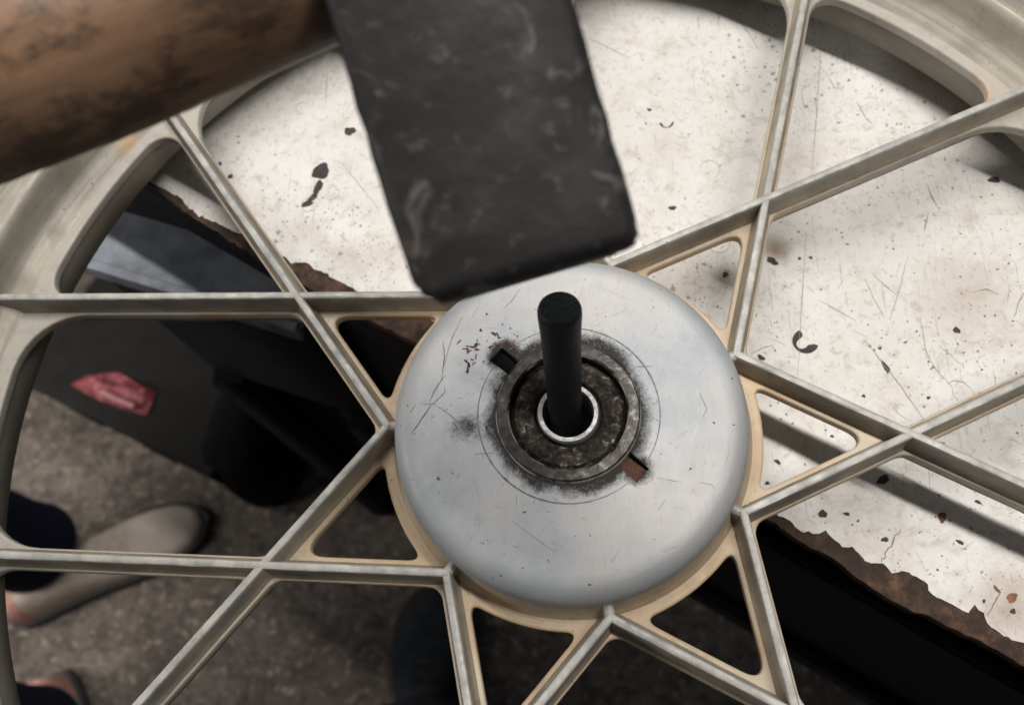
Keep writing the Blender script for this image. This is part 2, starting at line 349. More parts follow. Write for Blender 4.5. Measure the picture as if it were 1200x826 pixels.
# ------------------------------------------------------------------ workbench
BZ = -41.
bench = tag(empty('workbench', (0.2, .35, FZ * MM)), 'scratched white painted workbench with a chipped rusty front edge', 'workbench')
bench_inv = Matrix.Translation((-.2, -.35, -FZ * MM))
def bpart(name, me, mat, smooth=None):
    me.transform(bench_inv); return link(name, me, mat, bench, smooth)
ed = np.array(ED[:2]); en = np.array(EN[:2])
slab_px = [(189, 224), (201, 237), (220, 250), (260, 275), (310, 307), (373, 343), (500, 407), (640, 478), (780, 548), (910, 611), (934, 632), (974, 651), (1007, 677), (1034, 694), (1054, 707), (1088, 721), (1121, 738), (1151, 751), (1178, 765), (1198, 777)]
paint_px = [(186, 218), (193, 223), (213, 233), (222, 244), (233, 253), (256, 262), (280, 273), (310, 288), (337, 304), (341, 308), (350, 307), (360, 307), (369, 315), (384, 321), (397, 328), (408, 335), (421, 342), (440, 350), (470, 360), (500, 371), (560, 408), (640, 452), (720, 498), (800, 540), (870, 575), (911, 603), (924, 609), (933, 617), (941, 621), (959, 625), (967, 622), (987, 640), (1000, 640), (1014, 659), (1034, 660), (1044, 670), (1064, 669), (1074, 675), (1084, 680), (1094, 697), (1121, 710), (1134, 719), (1141, 709), (1154, 717), (1161, 734), (1181, 747), (1198, 754)]
def edge_loop(px, z, jit, step=2.5):
    p = [un(x, y, z)[:2] for x, y in px]
    p = [p[0] - ed * 420] + p + [p[-1] + ed * 420]
    return dense(p, step, jit)
sl = edge_loop(slab_px, BZ - .5, .25)
far = [sl[-1] + en * 650, sl[0] + en * 650]
bpart('top_slab', plate('top_slab', sl + far, [], BZ - 7, BZ - .55, .5), M['rust'], 40)
pl = edge_loop(paint_px, BZ, .35, 1.6)
bpart('paint_layer', plate('paint_layer', pl + [far[0] + ed * 2, far[1] - ed * 2], [], BZ - .5, BZ, .12), M['paint'])
# dark apron under the slab
c0 = np.array(un(189, 224, BZ)[:2]) - ed * 420; c1 = np.array(un(1198, 777, BZ)[:2]) + ed * 420
def slant_box(name, a, b, d0, d1, z0, z1, mat, bev=2.):
    vs = [];
    for z in (z0, z1):
        for p, d in ((a, d0), (b, d0), (b, d1), (a, d1)):
            q = p + en * d; vs.append((q[0] * MM, q[1] * MM, z * MM))
    me = mesh(name, vs, [(3, 2, 1, 0), (4, 5, 6, 7), (0, 1, 5, 4), (1, 2, 6, 5), (2, 3, 7, 6), (3, 0, 4, 7)])
    bm = bmesh.new(); bm.from_mesh(me); bmesh.ops.recalc_face_normals(bm, faces=bm.faces)
    if bev: bmesh.ops.bevel(bm, geom=list(bm.edges), offset=bev * MM, segments=3, affect='EDGES')
    bm.to_mesh(me); bm.free()
    return bpart(name, me, mat, 50)
slant_box('apron', c0, c1, 6, 30, BZ - 270, BZ - 9, M['black'], 2)
slant_box('edge_rail', c0, c1, -1.5, 5.8, BZ - 62, BZ - 20, M['black'], 2)
slant_box('bottom_rail', c0, c1, -3, 5.8, BZ - 268, BZ - 232, M['black'], 3)
for k in (-1, 1):
    mid = (c0 + c1) / 2 + ed * 480 * k
    slant_box('leg', mid - ed * 30, mid + ed * 30, 32, 92, FZ + .5, BZ - 7.5, M['black'], 2)
    slant_box('leg', mid - ed * 30, mid + ed * 30, 560, 620, FZ + .5, BZ - 7.5, M['black'], 2)
flat = lambda x, y: BZ
# chips where the paint is gone
chips = [(376, 201, 6.4, 5.2, .3, 'chip'), (373, 219, 4.6, 2.8, 1.1, 'chip'), (367, 231, 4.6, 2.0, .7, 'chip'), (360, 239, 3.4, 2.4, .3, 'chip'), (410, 154, 3.6, 3.4, 0, 'chip'), (258, 192, 1.7, 1.0, 2.4, 'chip'), (270, 207, 2.1, 1.5, .4, 'chip'),
         (761, 129, 1.4, 1.2, 0, 'chip'), (788, 244, 2.2, 1.6, 0, 'chip'), (905, 306, 3.6, 2.2, -.5, 'chip'), (1038, 430, 1.5, 3.6, .35, 'chip'), (1121, 387, 2.0, 2.0, 0, 'chip'), (892, 419, 1.4, 2.4, .7, 'chip'),
         (1165, 211, 3.2, 2.4, 0, 'chip'), (1035, 562, 3.3, 2.4, .3, 'chip'), (1104, 606, 2.2, 2.8, 0, 'brownchip'), (1146, 588, 1.7, 1.0, -.4, 'chip'), (1125, 635, 2.2, 1.0, -.4, 'chip'), (1037, 632, 1.8, 1.4, 0, 'chip'), (964, 602, 2.6, 2.0, .6, 'chip'),
         (992, 602, 1.9, .9, -.3, 'chip'), (1187, 716, 1.3, 1.5, 0, 'chip'), (1186, 700, 3, 2.2, .3, 'brownchip'), (1153, 704, .9, 1.0, 0, 'chip'), (1168, 690, 1.0, 2.2, .6, 'brownchip'), (950, 302, 1.0, 1.0, 0, 'chip'), (937, 303, 1.1, .9, 0, 'chip'),
         (1012, 464, 1.1, .9, 0, 'chip'), (1088, 466, 1.1, 1.0, 0, 'chip'), (757, 145, .6, .6, 0, 'chip'), (803, 233, .5, .5, 0, 'chip'), (983, 144, 1.4, .4, .0, 'chip'), (850, 322, 1.7, 1.9, 0, 'chip'), (975, 511, 1.1, .8, 0, 'chip'), (911, 541, 2.0, 1.1, -.5, 'chip'), (899, 566, 1.4, 1.0, .5, 'chip'), (1061, 401, 1.2, .5, .4, 'chip'), (1031, 408, 1.2, .8, .5, 'chip')]
for i, (x, y, a, b, an, mk) in enumerate(chips):
    p = un(x, y, BZ); me = plate('paint_chip', blob(p[0], p[1], a * .72, b * .72, an, i), [], BZ + .02 + i * .0004, BZ + .06 + i * .0004)
    bpart('paint_chip', me, M[mk])
def crescent(x, y, r, w, a0, a1, seed):
    p = un(x, y, BZ); o = []; inn = []; q = random.Random(seed)
    for i in range(15):
        t = a0 + (a1 - a0) * i / 14; k = math.sin(math.pi * (.12 + .76 * i / 14)) * (.55 + .45 * math.cos(2.2 * i / 14 * math.pi)) + .12
        o.append((p[0] + r * math.cos(t), p[1] + r * math.sin(t))); inn.append((p[0] + (r - w * abs(k)) * math.cos(t) + q.random() * .3, p[1] + (r - w * abs(k)) * math.sin(t)))
    return o + inn[::-1]
for i, a in enumerate([(944, 400, 5.4, 4.6, 1.9, 5.9), (781, 143, 3.4, 1.5, 3.3, 6.2)]):
    bpart('paint_chip', plate('paint_chip', crescent(*a, i), [], BZ + .045, BZ + .085), M['chip'])
S = []
def sp(pts, wd, jit=.12): S.append((dense([un(x, y, BZ)[:2] for x, y in pts], 1.5, jit), wd))
sp([(945, 272), (941, 330), (937, 392), (935, 440)], .42); sp([(962, 55), (957, 130), (951, 208)], .45); sp([(1013, 398), (1030, 420), (1050, 445), (1082, 491)], .6)
sp([(1078, 372), (1086, 415), (1100, 437), (1115, 452)], .55); sp([(960, 352), (983, 365), (1003, 376)], .5); sp([(1023, 323), (1038, 335), (1051, 347)], .5); sp([(1014, 328), (1025, 352), (1037, 372)], .4)
sp([(1064, 300), (1055, 335), (1043, 375)], .4); sp([(1085, 215), (1091, 228), (1099, 243)], .7); sp([(1088, 250), (1083, 271)], .7); sp([(1004, 120), (1013, 136), (1021, 145)], .55); sp([(967, 85), (980, 106)], .4)
sp([(690, 45), (715, 57), (735, 68)], .45); sp([(1110, 450), (1117, 446), (1129, 448), (1138, 455)], .6); sp([(1115, 452), (1117, 462), (1123, 470)], .4); sp([(880, 414), (893, 408), (905, 404), (910, 412)], .5); sp([(1140, 343), (1155, 339), (1170, 345)], .7)
sp([(400, 190), (420, 215), (445, 247)], .35); sp([(863, 20), (878, 40), (888, 58)], .5); sp([(818, 18), (819, 36)], .5); sp([(1055, 620), (1044, 640), (1033, 660)], .9, .4); sp([(1175, 690), (1165, 705), (1157, 722)], .8, .4)
sp([(1200, 343), (1192, 358), (1188, 372)], .7); sp([(1085, 530), (1120, 545)], .4); sp([(1100, 405), (1130, 430)], .3)
def ring(x, y, r, a0, a1, wd):
    p = un(x, y, BZ); S.append(([(p[0] + r * math.cos(a0 + (a1 - a0) * i / 14), p[1] + r * 1.1 * math.sin(a0 + (a1 - a0) * i / 14)) for i in range(15)], wd))
ring(362, 240, 3.5, 0, 6.3, .35); ring(388, 226, 3.6, -2.5, 2, .3); ring(354, 127, 3., .6, 5.3, .35); ring(832, 199, 4.3, -1.2, 3.4, .4); ring(272, 196, 2.6, 0, 5, .25); ring(800, 150, 5, 3.5, 6, .2); ring(842, 283, 5, 3, 6.2, .4)
for i in range(330):                              # fine random hairlines over the used area
    u = rng.uniform(-60, 330); v_ = rng.uniform(4, 260) if i % 3 else rng.uniform(2, 90); q = np.array([40., 0.]) + ed * (u - 80) + en * v_
    a = rng.choice([rng.normal(1.2, .35), rng.normal(-.9, .4), rng.uniform(0, 3.14)]); l = rng.exponential(3.6) + 1; cv = rng.normal(0, .05)
    pts = []; 
    for k in range(6): pts.append(q.copy()); q = q + np.array([math.cos(a), math.sin(a)]) * l / 5; a += cv * l / 5
    S.append((pts, rng.uniform(.10, .26)))
S = [(p, w_ * .62) for p, w_ in S]
o = bpart('scratches', ribbons('scratches', S, flat, .1), M['scr']); o['kind'] = 'stuff'
vs = []; fs = []                                  # tiny flakes of dirt and bare spots, thickest at the right
for i in range(1000):
    x, y = (rng.uniform(880, 1230), rng.uniform(200, 700)) if i % 5 else (rng.uniform(680, 1200), rng.uniform(0, 420))
    if i % 3 == 0: x, y = rng.normal(1130, 60), rng.normal(360, 90)
    p = un(x, y, BZ); a = rng.exponential(.17) + .07; b_ = a * rng.uniform(.4, 1); n = len(vs)
    if np.dot(p[:2] - un(910, 600, BZ)[:2], en) < 5: continue
    for q in blob(p[0], p[1], min(a, .6), min(b_, .45), rng.uniform(0, 3), i, 7, .4): vs.append((q[0] * MM, q[1] * MM, (BZ + .07) * MM))
    fs.append(tuple(range(n, n + 7)))
o = bpart('specks', mesh('specks', vs, fs), M['speck']); o['kind'] = 'stuff'

# grey top before the bench (upper left); cabinet body added as darkness below it
SZ = -120.
sh = [un(132, 245, SZ)[:2], un(93, 305, SZ)[:2], un(348, 384, SZ)[:2], un(430, 330, SZ)[:2]]
cab = tag(empty('cabinet', (sh[1][0] * MM, sh[1][1] * MM, FZ * MM)), 'cabinet with a dusty grey sheet metal top and an added dark body against the bench edge', 'cabinet')
inv = Matrix.Translation(-cab.location)
me = plate('top_sheet', sh, [], SZ - 3, SZ, .4); me.transform(inv); link('top_sheet', me, M['sheet'], cab)
a, b = sh[1], sh[2]; d = (b - a) / np.hypot(*(b - a)); n_ = np.array([-d[1], d[0]])
me = plate('lip', [a - n_ * 2.5, b - n_ * 2.5, b + n_ * 1.5, a + n_ * 1.5], [], SZ - 12, SZ + 3, 1); me.transform(inv); link('lip', me, M['sheet'], cab)
q = [sh[0] + d * 4 - n_ * 6, a + d * 4 + n_ * 4, b - d * 4 + n_ * 4, sh[3] - d * 4 - n_ * 6]
me = plate('shade_body', q, [], SZ - 190, SZ - 3.2, 2); me.transform(inv); link('shade_body', me, M['black'], cab)
for p in q:
    c_ = np.mean(q, 0); p = p + (c_ - p) * .12
    me = plate('leg', [p + np.array(v) * 11 for v in ((-1, -1), (1, -1), (1, 1), (-1, 1))], [], FZ + .5, SZ - 190.5, 1); me.transform(inv); link('leg', me, M['black'], cab)

# ------------------------------------------------------------------ the wheel
wheel = tag(empty('cast_wheel'), 'tan and grey cast alloy spoked wheel lying flat over the bench edge', 'wheel')
RH, RX, RW = 68., 68 * 1.7806, 228.5
ang = lambda k: 2 * math.pi / 7 * k - 3.182
def P(k): return np.array([math.cos(ang(k)), math.sin(ang(k))]) * RH
def X(k): return np.array([math.cos(ang(k + .5)), math.sin(ang(k + .5))]) * RX
WT, WB = -10., -15.
BEV = 1.
class Ln:
    def __init__(s, p, q, side_pt, off):
        d = (q - p) / np.hypot(*(q - p)); n = np.array([-d[1], d[0]])
        if np.dot(n, side_pt - p) < 0: n = -n
        s.p = p + n * off; s.d = d
    def meet(s, o):
        A = np.array([s.d, -o.d]).T; t = np.linalg.solve(A, o.p - s.p); return s.p + s.d * t[0]
    def circ(s, R, near):
        b = np.dot(s.p, s.d); c = np.dot(s.p, s.p) - R * R; q = math.sqrt(b * b - c)
        return min((s.p + s.d * (-b + q), s.p + s.d * (-b - q)), key=lambda x: np.hypot(*(x - near)))
def arc(a, b, R, n=30):
    t0, t1 = math.atan2(a[1], a[0]), math.atan2(b[1], b[0]); dt = (t1 - t0 + math.pi) % (2 * math.pi) - math.pi
    return [np.array([math.cos(t0 + dt * i / n), math.sin(t0 + dt * i / n)]) * R for i in range(n + 1)]
def rounded(chain, dist):                         # chain: list of segments (polylines); dist[i]: trim at the join after segment i
    segs = []
    for s in chain: segs.append([np.array(p, float) for p in dense([tuple(x) for x in s], .6)])
    N = len(segs); out = []
    def trim(s, d0, d1):
        l = np.concatenate([[0], np.cumsum([np.hypot(*(s[i + 1] - s[i])) for i in range(len(s) - 1)])])
        k = [p for p, u in zip(s, l) if d0 <= u <= l[-1] - d1]
        return k
    for i in range(N):
        a = trim(segs[i], dist[i - 1], dist[i]); b = trim(segs[(i + 1) % N], dist[i], 0)
        c = segs[i][-1]; p, q = a[-1], b[0]
        out += a[::1 if len(a) < 60 else 3]
        for j in range(1, 8):
            t = j / 8; w_ = .80       # rational quadratic, close to a circle arc
            den = (1 - t) ** 2 + 2 * w_ * t * (1 - t) + t * t
            out.append(((1 - t) ** 2 * p + 2 * w_ * t * (1 - t) * c + t * t * q) / den)
    return out
holes = []
for k in range(7):
    cT = (P(k) + P(k + 1) + X(k)) / 3
    a = Ln(P(k), X(k), cT, 5 - BEV); b = Ln(P(k + 1), X(k), cT, 5 - BEV); R1 = 71.2 - BEV
    x = a.meet(b); pa = a.circ(R1, P(k)); pb = b.circ(R1, P(k + 1))
    holes.append(rounded([[pa, x], [x, pb], arc(pb, pa, R1)], [11, 8, 8]))
    cV = X(k) / RX * 200; R2 = RW + BEV
    a = Ln(P(k), X(k), cV, 4.2 - BEV); b = Ln(P(k + 1), X(k), cV, 4.2 - BEV); x = a.meet(b)
    pa = a.circ(R2, X(k) / RX * R2 + (X(k) - P(k))); pb = b.circ(R2, X(k) / RX * R2 + (X(k) - P(k + 1)))
    holes.append(rounded([[pb, x], [x, pa], arc(pa, pb, R2)], [5, 15, 15]))
    cD = P(k) / RH * 150
    a = Ln(P(k), X(k), cD, 4.1 - BEV); b = Ln(P(k), X(k - 1), cD, 4.1 - BEV); c = Ln(P(k + 1), X(k), cD, 4.1 - BEV); d = Ln(P(k - 1), X(k - 1), cD, 4.1 - BEV)
    v0 = a.meet(b); v1 = a.meet(c); v2 = b.meet(d); u1 = c.circ(R2, X(k) + (X(k) - P(k + 1)) * 1.2); u2 = d.circ(R2, X(k - 1) + (X(k - 1) - P(k - 1)) * 1.2)
    holes.append(rounded([[v0, v1], [v1, u1], arc(u1, u2, R2), [u2, v2], [v2, v0]], [4, 24, 24, 4, 5]))
circ = lambda R, n=200: [(R * math.cos(2 * math.pi * i / n), R * math.sin(2 * math.pi * i / n)) for i in range(n)]
link('spoke_web', plate('spoke_web', circ(233), [circ(60)] + holes, WB, WT, BEV), M['web'], wheel, 35)
def rib_mesh(p, q, ztop):
    d = (q - p) / np.hypot(*(q - p)); n = np.array([-d[1], d[0]]); L = np.hypot(*(q - p))
    prof = [(-3.7, -10.5), (-3.0, -9.8), (-2.4, -8.9), (-2.05, -7.2), (-1.74, -4), (-1.5, -1.1), (-1.4, -.5), (-1.12, -.16), (-.6, -.05), (0, 0), (.6, -.05), (1.12, -.16), (1.4, -.5), (1.5, -1.1), (1.74, -4), (2.05, -7.2), (2.4, -8.9), (3.0, -9.8), (3.7, -10.5), (2.3, -16.5), (1.7, -22.5), (.8, -23.6), (-.8, -23.6), (-1.7, -22.5), (-2.3, -16.5)]
    rings = []; N = 44
    for i in range(N + 1):
        t = i / N; c = p + d * L * t; j = .12
        rings.append([(c[0] + n[0] * (u + rng.normal(0, .04)), c[1] + n[1] * (u + rng.normal(0, .04)), ztop + z * (1 if z < -9 else 1) + (rng.normal(0, .045) if z > -2 else 0)) for u, z in prof])
    return tube('spoke', rings)
for k in range(7):
    for s in (0, 1):
        p = P(k); x = X(k) if s == 0 else X(k - 1); d = (x - p) / np.hypot(*(x - p))
        b_ = np.dot(p, d); R3 = 242.3; L = -b_ + math.sqrt(b_ * b_ - np.dot(p, p) + R3 * R3)
        link('spoke', rib_mesh(p - d * .6, p + d * L, .16 if s else 0.), M['rib'], wheel, 38)
rim_prof = [(230.5, -11.3), (232.5, -10.8), (234.6, -9.2), (236.6, -7.6), (239, -6.2), (240.8, -4.4), (241.8, -1.5), (242.6, 3), (243.2, 7), (243.8, 9), (244.8, 10.2), (246, 10.4), (247.4, 9.9), (250, 9.2), (257, 8.2), (261, 6.5), (262.5, 3), (262.5, -36), (260, -40), (256, -40.9), (248, -40.9), (246, -40), (242, -37.5), (236, -33.5), (231.5, -30), (229.6, -27.5), (229.2, -20), (229, -15.2), (230.2, -12.4)]
link('rim', lathe('rim', rim_prof, 260), M['rim'], wheel, 50)
# hub shell with the seven radial stubs
hub_prof = [(60, 4), (62.2, 2.6), (63.2, .5), (64.2, -2.5), (65.2, -6), (66.0, -8.2), (66.9, -9.4), (67.3, -10.9), (67.9, -10.95), (68.2, -9.9), (69, -9.8), (69, -15.9), (66.5, -17), (66, -27), (64, -30.2), (20, -30.2), (20, -26), (58, -24), (58, 3)]
hub = link('hub_shell', lathe('hub_shell', hub_prof, 160), M['hub'], wheel, 40)
for k in range(7):
    u = P(k) / RH
    rings = []
    n = np.array([-u[1], u[0]])
    for r in (61.5, 63, 65, 67, 68.8, 69.2):
        w_ = 1.75 if r < 69 else 1.1
        rings.append([(*(u * r + n * a * w_), z) for a, z in ((-1.3, -11.5), (-1.1, -2.0), (-.8, -.6), (0, -.15), (.8, -.6), (1.1, -2.0), (1.3, -11.5))])
    link('spoke_joint', tube('spoke_joint', rings), M['rib'], wheel, 60)
# hub cover (domed disc) with two spanner slots
def cz(r): return float(np.interp(r, [24, 31.5, 45, 57.4, 58.9, 60.4, 61.8, 62.9, 63.5, 63.9], [20.3, 19.0, 16.6, 13.9, 13.3, 12.1, 10.4, 8.4, 6.4, 4.0]))
cover_prof = [(24.6, 8), (24.6, 19.9), (25., 20.2)] + [(r, cz(r)) for r in (28, 31.5, 36, 41, 45, 50, 54, 57.4, 58.2, 58.9, 59.7, 60.4, 61.1, 61.8, 62.4, 62.9, 63.5)] + [(63.9, 4.), (63.8, 2.4), (63.2, 1.8), (60.8, 1.8), (59.5, 7)]
me = lathe('hub_cover', cover_prof, 200)
co = bpy.data.objects.new('cut', me); sc.collection.objects.link(co)
cut = bmesh.new()
slots = []
for (x, y) in ((592, 423), (741, 546)):
    p = un(x, y, 19.5); t = math.atan2(p[1], p[0]); r = math.hypot(p[0], p[1]); slots.append((t, r))
    bmesh.ops.create_cube(cut, size=1, matrix=Matrix.Rotation(t, 4, 'Z') @ Matrix.Translation((r * MM, 0, 19.5 * MM)) @ Matrix.Diagonal((9.4 * MM, 6.4 * MM, 9 * MM, 1)))
cme = bpy.data.meshes.new('c'); cut.to_mesh(cme); cut.free(); cut_o = bpy.data.objects.new('cutter', cme); sc.collection.objects.link(cut_o)
md = co.modifiers.new('b', 'BOOLEAN'); md.object = cut_o; md.operation = 'DIFFERENCE'; md.solver = 'EXACT'
me = evaluated(co, 'hub_cover'); bpy.data.objects.remove(cut_o, do_unlink=True)
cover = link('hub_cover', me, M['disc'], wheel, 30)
cover['label'] = 'domed grey disc with worn scratched face in the middle of the wheel'
# slot floors: black in the upper one, rust in the lower
for i, (t, r) in enumerate(slots):
    bx = [(r * math.cos(t) + a * math.cos(t) - b * math.sin(t), r * math.sin(t) + a * math.sin(t) + b * math.cos(t)) for a, b in ((-5.2, -3.7), (5.3, -3.7), (5.3, 3.7), (-5.2, 3.7))]
    link('slot_floor', plate('slot_floor', bx, [], 14.9, 16.4, .2), M['rustpit' if i else 'bag'], cover)
def in_slot(x, y, m=6.5):
    return any(math.hypot(x - r * math.cos(t), y - r * math.sin(t)) < m for t, r in slots)
def cone(x, y): return cz(math.hypot(x, y))
def unc(x, y):
    z = 16.
    for _ in range(8): p = un(x, y, z); z = cone(p[0], p[1])
    return p[:2]
S = []
def cs(pts, wd): S.append((dense([unc(x, y) for x, y in pts], 1.0, .08), wd))
cs([(522, 440), (514, 450), (503, 470)], .7); cs([(505, 475), (495, 490), (482, 508)], .85); cs([(492, 472), (500, 474), (508, 473), (521, 460), (521, 452)], .5); cs([(509, 474), (526, 485), (546, 502)], .5); cs([(547, 502), (538, 509)], .5)
cs([(519, 400), (521, 420), (517, 445)], .6); cs([(541, 372), (530, 395), (520, 430)], .35); cs([(488, 473), (480, 484)], .4); cs([(742, 430), (765, 429)], .45); cs([(738, 417), (742, 412)], .4); cs([(820, 460), (828, 480), (822, 492)], .3); cs([(555, 532), (578, 531)], .4)
cs([(818, 565), (835, 568), (838, 574)], .25); cs([(610, 338), (600, 352), (590, 362)], .35); cs([(760, 485), (775, 495)], .3); cs([(770, 560), (800, 565)], .25); cs([(780, 585), (770, 600)], .2); cs([(600, 610), (640, 640), (660, 650)], .18)
for i in range(110):
    r = math.sqrt(rng.uniform(34 ** 2, 57 ** 2)); t = rng.uniform(0, 6.28); q = np.array([r * math.cos(t), r * math.sin(t)]); a = rng.normal(.9, .7); l = rng.exponential(2.2) + .6
    S.append(([q + np.array([math.cos(a), math.sin(a)]) * l * j / 3 for j in range(4)], rng.uniform(.06, .16)))
for i in range(460):                              # short bristly marks round the bore
    t = rng.uniform(0, 6.28); r = 25.6 + rng.exponential(2.6); q = np.array([r * math.cos(t), r * math.sin(t)]); a = t + rng.normal(.8, .7); l = rng.uniform(.5, 2.2)
    if in_slot(*q, 7.5): continue
    S.append(([q + np.array([math.cos(a), math.sin(a)]) * l * j / 3 for j in range(4)], rng.uniform(.06, .2)))
S = [(p, w_ * .75) for p, w_ in S if not any(in_slot(*q) for q in p)]
Sb = []
for i in range(240):                              # bright scratches, mostly on the upper left of the face
    r = math.sqrt(rng.uniform(27 ** 2, 57 ** 2)); t = rng.normal(2.4, .9) if i % 3 else rng.uniform(0, 6.28); q = np.array([r * math.cos(t), r * math.sin(t)]); a = rng.choice([rng.normal(.9, .3), rng.normal(-.6, .4)]); l = rng.exponential(3) + 1
    p_ = [q + np.array([math.cos(a), math.sin(a)]) * l * j / 3 for j in range(4)]
    if any(in_slot(*q) for q in p_) or max(np.hypot(*q) for q in p_) > 58: continue
    Sb.append((p_, rng.uniform(.05, .13)))
o = link('bright_scratches', ribbons('bright_scratches', Sb, cone, .04), M['bscr'], cover); o['kind'] = 'stuff'
o = link('scratches', ribbons('scratches', S, cone, .05), M['dscr'], cover); o['kind'] = 'stuff'
sa, sb = sorted((slots[0][0], slots[1][0]))
link('scribed_circle', ribbons('scribed_circle', [([(31.6 * math.cos(a0 + (a1 - a0) * i / 90), 31.6 * math.sin(a0 + (a1 - a0) * i / 90)) for i in range(91)], .6) for a0, a1 in ((sa + .13, sb - .13), (sb + .13, sa + 6.283 - .13))], cone, .07), M['dscr'], cover)
for i in range(46):                               # flakes of rust by the upper slot
    x, y = (rng.normal(556, 9), rng.normal(404, 10)) if i % 2 else (rng.normal(590, 8), rng.normal(398, 7))
    if i % 11 == 0: x, y = rng.normal(548, 3), rng.normal(424, 8)
    p = unc(x, y); z = cone(*p)
    if in_slot(*p, 5.6): continue
    link('rust_fleck', plate('rust_fleck', blob(p[0], p[1], min(1.6, .2 + rng.exponential(.55)), .15 + rng.uniform(0, .4), rng.normal(.9, .7), 100 + i, 10, .55), [], z + .05, z + .1), M['rustpit' if i % 3 else 'brownchip'], cover)
lock_prof = [(20.4, 15), (20.4, 21.3), (21., 22.0), (24.2, 22.0), (25.0, 21.2), (25.2, 20.0), (25.2, 17), (24.4, 14)]
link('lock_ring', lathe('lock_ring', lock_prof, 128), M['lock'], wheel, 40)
seal_prof = [(11.6, 17.2), (12.2, 18.6), (13, 18.9), (18.6, 18.9), (19.2, 18.2), (20.3, 17.4), (20.3, 12), (11.6, 12)]
link('bearing_seal', lathe('bearing_seal', seal_prof, 128), M['seal'], wheel, 40)
link('groove_floor', lathe('groove_floor', [(10.5, 16.4), (12, 16.4), (12, 12), (10.5, 12)], 96), M['drift'], wheel, 40)
race_prof = [(8.7, 4), (8.7, 19.2), (9.0, 19.8), (10.3, 19.8), (10.7, 19.3), (10.7, 4)]
link('inner_race', lathe('inner_race', race_prof, 96), M['race'], wheel, 40)
link('axle_sleeve', lathe('axle_sleeve', [(9.2, 3.9), (20, 3.9), (20, -30), (9.2, -30)], 96), M['drift'], wheel, 40)

# ------------------------------------------------------------------ drift
def oriented(center, axis, up):
    z = Vector(axis).normalized(); x = Vector(up); x = (x - z * x.dot(z)).normalized(); y = z.cross(x)
    return Matrix.Translation(center) @ Matrix((x, y, z)).transposed().to_4x4()
b0 = un(662, 479, 19.8); b1 = und(655.5, 360, 276); ax = (b1 - b0); Ld = np.linalg.norm(ax); ax /= Ld
prof = [(0, -12), (4.8, -12), (5.4, -11), (5.7, -8), (5.8, 0), (6.3, Ld - 14), (6.5, Ld - 9), (6.75, Ld - 4), (6.7, Ld - 1.6), (6.35, Ld - .5), (5.9, Ld), (2.5, Ld + .1), (0, Ld)]
dr = tag(link('drift_punch', lathe('drift_punch', prof, 48, False), M['drift'], None, 40), 'black steel drift standing upright in the hub bearing', 'punch')
dr.matrix_world = oriented(V(b0), ax, (1, 0, 0))

# ------------------------------------------------------------------ hammer
hammer = tag(empty('hammer'), 'big black hammer with brown wooden handle held over the wheel', 'hammer')
e0 = und(621, 326, 180); e1 = und(510, -60, 176); ha = e0 - e1; ha /= np.linalg.norm(ha)       # towards the striking face
vw = -(RM.T @ np.array([0, 0, 1])); vw = vw - ha * np.dot(vw, ha); vw /= np.linalg.norm(vw)       # face towards the camera
hv = np.cross(ha, vw)
HW = 23.2; HT = 21.
ctr = e0 - vw * HT                                 # centre line lies half a thickness behind the near face
def sect(u, wv, wt, c, sh=0):
    out = []; cut = float(np.interp(-u, [0, 3, 7, 14, 24, 40], [3.2, 2.0, 1.2, .7, .3, 0]))
    for sx, sy in ((1, 1), (-1, 1), (-1, -1), (1, -1)):
        pts = [(wv, wt - c), (wv - c * .35, wt - c * .35), (wv - c, wt)]
        if sx * sy < 0: pts = pts[::-1]
        for a, b in pts: out.append(ctr + ha * u + hv * (a * sx + sh - (cut if sx > 0 else 0)) + vw * b * sy)
    return out
secs = []
for u, wv, wt, c in [(0, 20.8, 18, 3), (-.6, 22, 19.4, 3.2), (-2.4, 23.2, 20.6, 3.4), (-5.5, 23.6, 20.9, 3.4), (-16, 23.4, 21, 3.2)] + [(-16 - 10 * i, 23.2 - .05 * i, 21, 3.2) for i in range(1, 11)] + [(-124, 22, 20.6, 3.4), (-128, 20.8, 19.5, 3.4), (-130, 17, 16, 3)]:
    secs.append(sect(u, wv, wt, c))
hd = tube('head', secs)
bm = bmesh.new(); bm.from_mesh(hd); bmesh.ops.subdivide_edges(bm, edges=list(bm.edges), cuts=1, use_grid_fill=True)
for v in bm.verts: v.co += Vector(rng.normal(0, .00016, 3))
bm.to_mesh(hd); bm.free()
link('head', hd, M['iron'], hammer, 50)
# handle: oval, from the eye out to the left
h0 = und(503, -89, 199); h1 = und(-330, 219, 196)
dd = h1 - h0; LH = np.linalg.norm(dd); dd /= LH; hn = np.cross(dd, vw); hn /= np.linalg.norm(hn); hw_ = np.cross(hn, dd)
rings = []
for i in range(41):
    t = i / 40; s = -24 + (LH + 24) * t; rr = 16.5 + 3.0 * min(1, max(0, s - 20) / 60) 
    c = h0 + dd * s
    rings.append([c + hn * rr * math.cos(a) * .98 + hw_ * rr * 1.05 * math.sin(a) + rng.normal(0, .10, 3) for a in np.linspace(0, 2 * math.pi, 28, endpoint=False)])
hm = tube('handle', rings); ho = link('handle', hm, M['wood'], hammer, 70)
# give the wood its own axis so the grain runs along the handle
mw = oriented(V(h0), dd, hn); hm.transform(mw.inverted()); ho.matrix_world = mw

# ------------------------------------------------------------------ things on the floor
def floor_box(name, px, z0, z1, mat, label, cat, bev=6):
    p = [un(x, y, z1)[:2] for x, y in px]; c = np.mean(p, 0)
    root = tag(empty(name, (c[0] * MM, c[1] * MM, z0 * MM)), label, cat); return root, p
